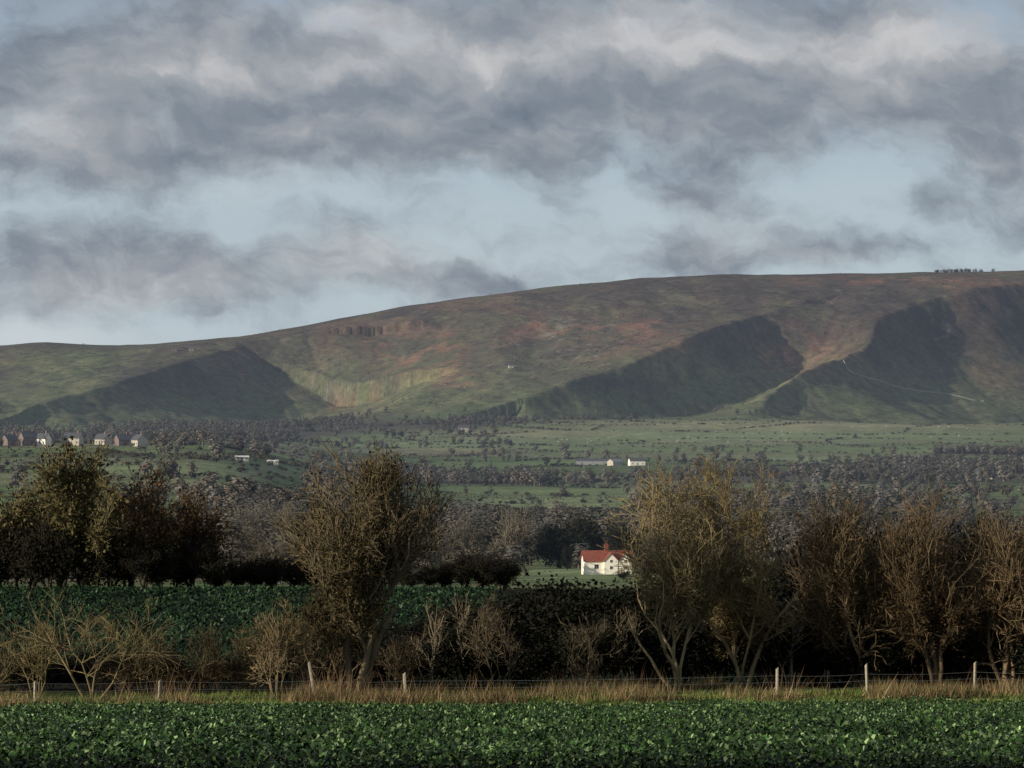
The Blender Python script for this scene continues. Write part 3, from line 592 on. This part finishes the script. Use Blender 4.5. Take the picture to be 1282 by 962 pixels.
def house(name,loc,rot,w,dp,hw,hr,wm,rm,label,chim=(0.3,),gables=(),nwin=3,storeys=1,chm=None,cat='house',door=True):
    e=obj(name,None,loc,rot,label=label,cat=cat)
    obj('wall',pmesh('wall',*gablewall(w,dp,hw,hr),wm),parent=e)
    ro=obj('roof',pmesh('roof',*gableroof(w,dp,hw,hr),rm),parent=e)
    for c in chim:
        x=c*w; z=hw+hr
        V,F=joinv([boxv(x-.45,x+.45,-.4,.4,z-.8,z+1.3),boxv(x-.55,x+.55,-.5,.5,z+1.3,z+1.45),boxv(x-.3,x-.08,-.12,.12,z+1.45,z+1.9),boxv(x+.08,x+.3,-.12,.12,z+1.45,z+1.9)])
        obj('chimney',pmesh('chimney',V,F,chm or M_brick),parent=ro)
    for gx,gw,gh,gr,pr in gables:
        y0=-dp/2-pr; x0=gx-gw/2;x1=gx+gw/2
        v=[(x0,y0,-1),(x1,y0,-1),(x1,y0,gh),(gx,y0,gh+gr),(x0,y0,gh),(x0,0,-1),(x1,0,-1),(x1,0,gh),(gx,0,gh+gr),(x0,0,gh)]
        obj('front_gable_wall',pmesh('gable_wall',v,[(0,1,2,3,4),(1,6,7,2),(0,4,9,5),(2,7,8,3),(4,3,8,9)],wm),parent=e)
        o=.22;sl=gr/(gw/2); a=gw/2+o; zz=gh-o*sl+.04; top=gh+gr+.04; yf=y0-o; t=.12
        v=[(gx-a,yf,zz),(gx,yf,top),(gx+a,yf,zz),(gx-a,.3,zz),(gx,.3,top),(gx+a,.3,zz)]; v+=[(p,q,r_+t) for p,q,r_ in v]
        obj('front_gable_roof',pmesh('gable_roof',v,[(0,3,4,1),(1,4,5,2),(6,7,10,9),(7,8,11,10),(0,1,7,6),(1,2,8,7),(0,6,9,3),(2,5,11,8)],rm),parent=e)
        window(e,gx,y0,gh-.35,.5,.55,-1)
        window(e,gx,y0,.7,.6,.65,-1)
    used=[g[0] for g in gables]
    for s in range(storeys):
        for i in range(nwin):
            x=(-.5+(i+.5)/nwin)*w
            if any(abs(x-u)<g[1]/2+.6 for u,g in zip(used,gables)): continue
            if door and s==0 and i==nwin//2: continue
            window(e,x,-dp/2,.8+s*2.5,.9,.95,-1)
    window(e,0,-w/2,.9,.7,.8,-1,'x')
    if storeys>1: window(e,0,-w/2,hw+.1,.9,.9,-1,'x')
    if door:
        x=(-.5+(nwin//2+.5)/nwin)*w
        for g in gables:
            if abs(x-g[0])<g[1]/2+.5: x=g[0]-g[1]/2-.7
        dd=obj('door',pmesh('door',*boxv(x-.45,x+.45,-dp/2-.06,-dp/2-.002,.0,2.0),M_door),parent=e)
        obj('handle',pmesh('handle',*boxv(x+.28,x+.36,-dp/2-.1,-dp/2-.062,.95,1.1),M_steel),parent=dd)
    return e
x,y,z=hit(759,719,600,900)
house('cottage',(x,y,z+.6),math.radians(6),10.8,6.0,2.6,2.1,M_white,M_tile,'white cottage with red tiled roof and two front gables among trees',chim=(.0,),gables=((0.6,3.2,2.6,1.7,.9),(3.9,3.0,2.5,1.7,.8)),nwin=2,chm=M_tile)
def hs(px,py,rot,w,dp,hw,hr,wm,rm,label,d0,name='house',up=.3,**k):
    x,y,z=hit(px,py,d0); house(name,(x,y,z+up),math.radians(rot),w,dp,hw,hr,wm,rm,label,**k)
hs(35,558,35,9,7,4.4,3.4,M_brick,M_slate,'brick farmhouse with dark roof on the village slope',1300,storeys=2,nwin=4,chim=(-.35,.35),up=.3)
hs(54,558,-30,8,6,3.6,3.,M_white,M_slate,'small white house with dark roof in the village',1300,storeys=1,up=.3)
hs(12,559,50,8,6,3.4,3.,M_brick,M_slate,'small brick cottage with dark roof in the village',1300,storeys=1,up=.3)
hs(92,558,-14,10,7,4.2,3.,M_cream,M_slate,'cream rendered house with grey roof on the village slope',1300,storeys=2,up=.3)
hs(154,558,35,9,7,3.2,3.2,M_brick,M_slate,'low brick house with dark slate roof',1300,up=.3)
hs(128,557,-25,7,6,3.2,2.8,M_cream,M_slate,'small cream cottage with dark roof',1300,up=.3)
hs(175,559,-55,8,7,3.4,3.,M_cream,M_slate,'small pale house with dark slate roof',1300,storeys=1,up=.3)
hs(303,578,5,7,3,2.1,.5,M_cream,M_frame,'small pale static caravan in a green field',900,name='caravan',cat='caravan',chim=())
hs(342,583,-8,6,3,2.1,.5,M_cream,M_frame,'small pale static caravan beside a hedge',900,name='caravan',cat='caravan',chim=())
hs(797,583,12,14,8,3.8,2.8,M_white,M_slate,'white farmhouse with dark roof beside barns',1500,storeys=1)
hs(742,582,0,30,12,3.2,2.,M_steel,M_slate,'long low grey farm barn',1500,name='barn',cat='barn',chim=(),door=False)
hs(770,583,40,12,8,3.2,2.2,M_cream,M_steel,'pale walled farm outbuilding',1500,name='barn',cat='barn',chim=(),door=False)
hs(580,541,8,13,8,5,3.2,M_cream,M_slate,'pale farmhouse at the foot of the moor',2800,storeys=2)
hs(1233,600,-12,13,8,4.6,3.2,M_cream,M_slate,'pale house with grey roof among bare trees',1300,storeys=2)
hs(640,461,10,8,6,3.0,2.0,M_cream,M_slate,'tiny pale cottage high in the hillside hollow',4100)
hs(218,440,5,10,7,3,2.6,M_brick,M_slate,'small dark cottage on the shoulder of the hill',4400)
hs(240,440,-5,9,6,3,2.6,M_brick,M_slate,'small dark cottage on the hill shoulder',4400)
for i,(p,q,d0) in enumerate([(715,586,1500),(728,588,1500),(812,586,1500),(826,588,1500),(762,577,1500),(785,577,1500),(68,558,1400),(112,559,1400),(2,559,1400),(195,560,1400),(141,560,1300),(24,561,1300),(44,562,1300),(80,562,1300),(164,562,1300)]):
    xx,yy,zz=hit(p,q,d0); s=rt.uniform(.4,.7)
    obj('garden_tree',FM[[0,7,1,4,0,1,7,0,4,1,2,0,7,1,0][i]],(xx,yy,zz),rt.uniform(0,6),label='small bare tree beside farm buildings',cat='tree',group='trees around the farms',scale=(s,s,s))

def wall(pts,label,hh=1.8,ww=1.5):
    A=np.array(pts,float); s=np.concatenate([[0],np.cumsum(np.hypot(*np.diff(A,axis=0).T))]); q=np.arange(0,s[-1],2.5)
    PXs=np.interp(q,s,A[:,0]); PYs=np.interp(q,s,A[:,1])+1.2*np.sin(q/13)
    Q=np.array([hit(a,b_,4150)[:2] for a,b_ in zip(PXs,PYs)]); n=len(Q)
    Q[1:-1]=Q[:-2]*.25+Q[1:-1]*.5+Q[2:]*.25
    T=unit(np.gradient(Q,axis=0)); Nn=np.stack([-T[:,1],T[:,0]],1)*ww/2; zz=H(Q[:,0],Q[:,1]); ht=hh*(.85+.3*rt.rand(n))
    v=np.stack([np.column_stack([Q-Nn,zz-1]),np.column_stack([Q-Nn*.6,zz+ht]),np.column_stack([Q+Nn*.6,zz+ht]),np.column_stack([Q+Nn,zz-1])],1).reshape(-1,3)
    i=np.arange(n-1)[:,None]*4
    f=np.concatenate([i+[0,4,5,1],i+[1,5,6,2],i+[2,6,7,3]],0)
    obj('stone_wall',mkmesh('stone_wall',v,f,None,M_stone),label=label,cat='wall')
wall([(1056,453),(1062,464),(1085,474),(1120,485),(1165,492),(1232,503)],'pale dry stone wall winding down the moor spur')

# ------------------------------------------------------------------ fence
e=obj('wire_fence',None,(0,0,0),label='weathered wooden post and wire fence beside the crop',cat='fence')
tops=[]
for i,p in enumerate([-110,44,199,395,508,973,1086,1220,1350]):
    dd=float(fline(p)); x,y,z=W(p,dd); hgt=[1.2,1.05,1.0,1.75,1.3,1.3,1.4,1.4,1.3][i]; r=.07
    lean=(rr.uniform(-.05,.05) if p!=395 else -.16); n=8; V_=[];F_=[]
    for j,(q,s) in enumerate([(-.3,1.05),(hgt*.5,1.0),(hgt-.05,.97),(hgt,.7)]):
        for a in range(n):
            th=a*math.pi/4; k=r*s*(1+.12*math.sin(a*2.3+i)); V_.append((math.cos(th)*k+lean*q,math.sin(th)*k,q+(.05*math.cos(th) if j==3 else 0)))
    for j in range(3):
        for a in range(n): F_.append((j*n+a,j*n+(a+1)%n,(j+1)*n+(a+1)%n,(j+1)*n+a))
    F_.append(tuple(range(3*n,4*n)))
    obj('post',pmesh('post',V_,F_,M_post),(x,y,z),parent=e); tops.append((x,y,z,lean))
for k in (.35,.65,.95):
    A=[];Bq=[]
    for a,b_ in zip(tops[:-1],tops[1:]):
        for s in range(6):
            f0,f1=s/6,(s+1)/6
            L=lambda f:(a[0]*(1-f)+b_[0]*f,a[1]*(1-f)+b_[1]*f-.1,a[2]*(1-f)+b_[2]*f+k-.06*math.sin(math.pi*f))
            A.append(L(f0));Bq.append(L(f1))
    v,f=prisms(np.array(A),np.array(Bq),np.full(len(A),.006),np.full(len(A),.006),4)
    obj('wire',mkmesh('wire',v,f,None,M_wire),parent=e)

# ------------------------------------------------------------------ sheep
me=bpy.data.meshes.new('sheep_skeleton')
vs=[(0,0,.62),(.35,0,.64),(-.35,0,.62),(.55,0,.78),(.72,0,.84),(.86,0,.76),(.32,.13,.35),(.32,.13,.03),(.32,-.13,.35),(.32,-.13,.03),(-.38,.14,.4),(-.42,.14,.2),(-.38,.14,.03),(-.38,-.14,.4),(-.42,-.14,.2),(-.38,-.14,.03),(-.5,0,.5)]
es=[(0,1),(0,2),(1,3),(3,4),(4,5),(1,6),(6,7),(1,8),(8,9),(2,10),(10,11),(11,12),(2,13),(13,14),(14,15),(2,16)]
rad=[.26,.25,.25,.14,.1,.06,.07,.035,.07,.035,.09,.045,.035,.09,.045,.035,.05]
me.from_pydata(vs,es,[]); so=bpy.data.objects.new('sheep',me); col.objects.link(so)
m=so.modifiers.new('s','SKIN')
for v_,r_ in zip(me.skin_vertices[0].data,rad): v_.radius=(r_,r_)
me.skin_vertices[0].data[0].use_root=True
so.modifiers.new('b','SUBSURF').levels=1
dg=bpy.context.evaluated_depsgraph_get(); sm=bpy.data.meshes.new_from_object(so.evaluated_get(dg)); sm.materials.clear(); sm.materials.append(M_wool)
bpy.data.objects.remove(so)
sp=[(rt.uniform(840,1000),rt.uniform(540,556),2800) for _ in range(22)]+[(rt.uniform(460,640),rt.uniform(470,500),4100) for _ in range(10)]+[(rt.uniform(1040,1240),rt.uniform(528,548),2800) for _ in range(10)]+[(rt.uniform(660,800),rt.uniform(548,556),2600) for _ in range(8)]
for p,q,d0 in sp:
    x,y,z=hit(p,q,d0); obj('sheep',sm,(x,y,z),rt.uniform(0,6.28),label='white sheep standing on green pasture',cat='sheep',group='sheep grazing below the hill',scale=(1.3,1.3,1.3))

# ------------------------------------------------------------------ sun, sky
sv=Vector((-.89,-.46,0)).normalized(); EL=math.radians(14); sv=Vector((sv.x*math.cos(EL),sv.y*math.cos(EL),math.sin(EL)))
ld=bpy.data.lights.new('sun','SUN'); ld.energy=5.0; ld.angle=math.radians(.5); ld.color=(1,.89,.71)
lo=bpy.data.objects.new('sun',ld); lo.rotation_euler=sv.to_track_quat('Z','Y').to_euler(); lo.location=(-200,-100,200); col.objects.link(lo)
w=bpy.data.worlds.new('World'); scene.world=w; w.use_nodes=True; nt=w.node_tree; N_=nt.nodes; L_=nt.links
for n in list(N_): N_.remove(n)
def val(a,sock):
    if isinstance(a,(int,float)): sock.default_value=a
    else: L_.new(a,sock)
def mth(op,a,b=None,c=None,clamp=False):
    n=N_.new('ShaderNodeMath'); n.operation=op; n.use_clamp=clamp; val(a,n.inputs[0])
    if b is not None: val(b,n.inputs[1])
    if c is not None: val(c,n.inputs[2])
    return n.outputs[0]
tc=N_.new('ShaderNodeTexCoord'); sp_=N_.new('ShaderNodeSeparateXYZ'); L_.new(tc.outputs['Generated'],sp_.inputs[0])
Uo=mth('DIVIDE',mth('ARCTAN2',sp_.outputs[0],sp_.outputs[1]),K*1000); Vo=mth('DIVIDE',mth('ARCSINE',sp_.outputs[2]),K*1000)
def comb(a,b,c=0):
    n=N_.new('ShaderNodeCombineXYZ'); val(a,n.inputs[0]);val(b,n.inputs[1]);val(c,n.inputs[2]); return n.outputs[0]
def noise(v,s,det=8,ro=.55,outp='Fac'):
    n=N_.new('ShaderNodeTexNoise'); n.inputs['Scale'].default_value=s; n.inputs['Detail'].default_value=det; n.inputs['Roughness'].default_value=ro; L_.new(v,n.inputs['Vector']); return n.outputs[outp]
P0=comb(Uo,Vo)
wn=N_.new('ShaderNodeSeparateColor'); L_.new(noise(P0,7.,8,.6,'Color'),wn.inputs[0])
Uw=mth('ADD',Uo,mth('MULTIPLY',mth('SUBTRACT',wn.outputs[0],.5),.13)); Vw=mth('ADD',Vo,mth('MULTIPLY',mth('SUBTRACT',wn.outputs[1],.5),.10))
sk_=mth('MULTIPLY',mth('ADD',Vw,mth('MULTIPLY',Uw,.12)),1.7)
Pn=comb(Uw,sk_); Pn2=comb(mth('ADD',Uw,-.022),mth('ADD',sk_,.045))
NA=noise(Pn,5.4,10,.58); NB=noise(Pn2,5.4,8,.55)
def blobs(lst):
    acc=None
    for px,py,sx,sy,a in lst:
        du=mth('DIVIDE',mth('SUBTRACT',Uw,(px-641)/1000.),sx/1000.); dv=mth('DIVIDE',mth('SUBTRACT',Vw,(560-py)/1000.),sy/1000.)
        g=mth('MULTIPLY',mth('EXPONENT',mth('MULTIPLY',mth('ADD',mth('MULTIPLY',du,du),mth('MULTIPLY',dv,dv)),-1)),a)
        acc=g if acc is None else mth('ADD',acc,g)
    return acc
dn=blobs([(200,95,420,100,.5),(640,105,420,90,.5),(1100,95,320,100,.45),(130,205,170,36,.42),(600,190,130,35,.38),(1240,205,110,45,.3),
 (70,315,130,50,.32),(150,375,220,30,.32),(430,335,210,45,.38),(600,360,130,24,.32),(860,310,120,34,.36),(865,240,40,20,.32),(1090,312,80,16,.28),(1190,262,120,22,.28),(1010,325,120,16,.3),(40,425,60,20,-.2),(700,265,220,22,-.12),(400,235,130,20,-.3),(60,262,130,12,-.22),(1000,240,160,22,-.12)])
top=mth('MULTIPLY',mth('SUBTRACT',Vo,.5),1.2,clamp=True)
D=mth('ADD',mth('ADD',mth('MULTIPLY',mth('SUBTRACT',NA,.5),1.8),dn),top)
def mrange(v,a,b,c=0,d=1,smooth=True):
    n=N_.new('ShaderNodeMapRange'); n.interpolation_type='SMOOTHSTEP' if smooth else 'LINEAR'
    val(v,n.inputs['Value'])
    for k_,q in zip(('From Min','From Max','To Min','To Max'),(a,b,c,d)): n.inputs[k_].default_value=q
    return n.outputs[0]
cov=mrange(D,-.12,.52)
lt=blobs([(80,165,70,35,.42),(250,85,130,35,.38),(520,75,120,40,.38),(800,45,140,45,.42),(1080,75,190,40,.40),(440,15,70,20,.5),(1200,50,90,50,.3),(430,320,170,40,.26),(100,345,140,40,.18),(240,205,70,30,-.22),(600,190,150,35,-.08),(720,120,150,35,-.08),(1150,150,150,30,-.1),(60,40,120,40,-.06),(880,300,110,40,.1)])
sh=mth('ADD',mth('ADD',mth('MULTIPLY',mth('SUBTRACT',NA,NB),-1.6),.45),lt)
ramp=N_.new('ShaderNodeValToRGB'); L_.new(sh,ramp.inputs[0]); cr=ramp.color_ramp
cr.elements[0].position=0; cr.elements[0].color=(.145,.182,.236,1); cr.elements[1].position=1; cr.elements[1].color=(.55,.55,.56,1)
e1=cr.elements.new(.4); e1.color=(.235,.272,.32,1); e2=cr.elements.new(.7); e2.color=(.36,.383,.415,1)
gap=N_.new('ShaderNodeValToRGB'); L_.new(mth('ADD',mth('MULTIPLY',Vo,1.4),mth('MULTIPLY',NB,.3)),gap.inputs[0]); g=gap.color_ramp
g.elements[0].position=.25; g.elements[0].color=(.53,.62,.68,1); g.elements[1].position=1; g.elements[1].color=(.30,.39,.51,1)
gg_=g.elements.new(.6); gg_.color=(.47,.57,.65,1)
sky=N_.new('ShaderNodeTexSky'); sky.sky_type='NISHITA'; sky.sun_disc=False; sky.sun_elevation=EL; sky.sun_rotation=math.atan2(sv.x,sv.y); sky.dust_density=2
def vmix(f,a,b):
    m=N_.new('ShaderNodeMix'); m.data_type='RGBA'; val(f,m.inputs[0]); L_.new(a,m.inputs[6]); L_.new(b,m.inputs[7]); return m.outputs[2]
def vscale(a,s):
    n=N_.new('ShaderNodeVectorMath'); n.operation='SCALE'; L_.new(a,n.inputs[0]); n.inputs[3].default_value=s; return n.outputs[0]
S=.08
skyc=vmix(.85,sky.outputs[0],vscale(gap.outputs[0],1/S))
glow=blobs([(30,425,130,35,.7),(620,310,180,30,.2),(330,228,150,25,.3),(900,265,200,30,.15)])
final=vmix(cov,skyc,vscale(ramp.outputs[0],1/S))
wh=N_.new('ShaderNodeRGB'); wh.outputs[0].default_value=(.66/S,.70/S,.72/S,1)
final=vmix(mth('MULTIPLY',glow,.7,clamp=True),final,wh.outputs[0])
bg=N_.new('ShaderNodeBackground'); bg.inputs[1].default_value=S; L_.new(final,bg.inputs[0])
wo=N_.new('ShaderNodeOutputWorld'); L_.new(bg.outputs[0],wo.inputs[0])

# ------------------------------------------------------------------ camera
cd_=bpy.data.cameras.new('camera'); cam=bpy.data.objects.new('camera',cd_); col.objects.link(cam); scene.camera=cam
cam.location=(0,0,0); cam.rotation_euler=(math.radians(90),0,0); cd_.sensor_width=36; cd_.lens=18/(641*K); cd_.shift_y=79/1282.; cd_.clip_start=.5; cd_.clip_end=30000
scene.view_settings.view_transform='Standard'; scene.view_settings.look='None'; scene.view_settings.exposure=0
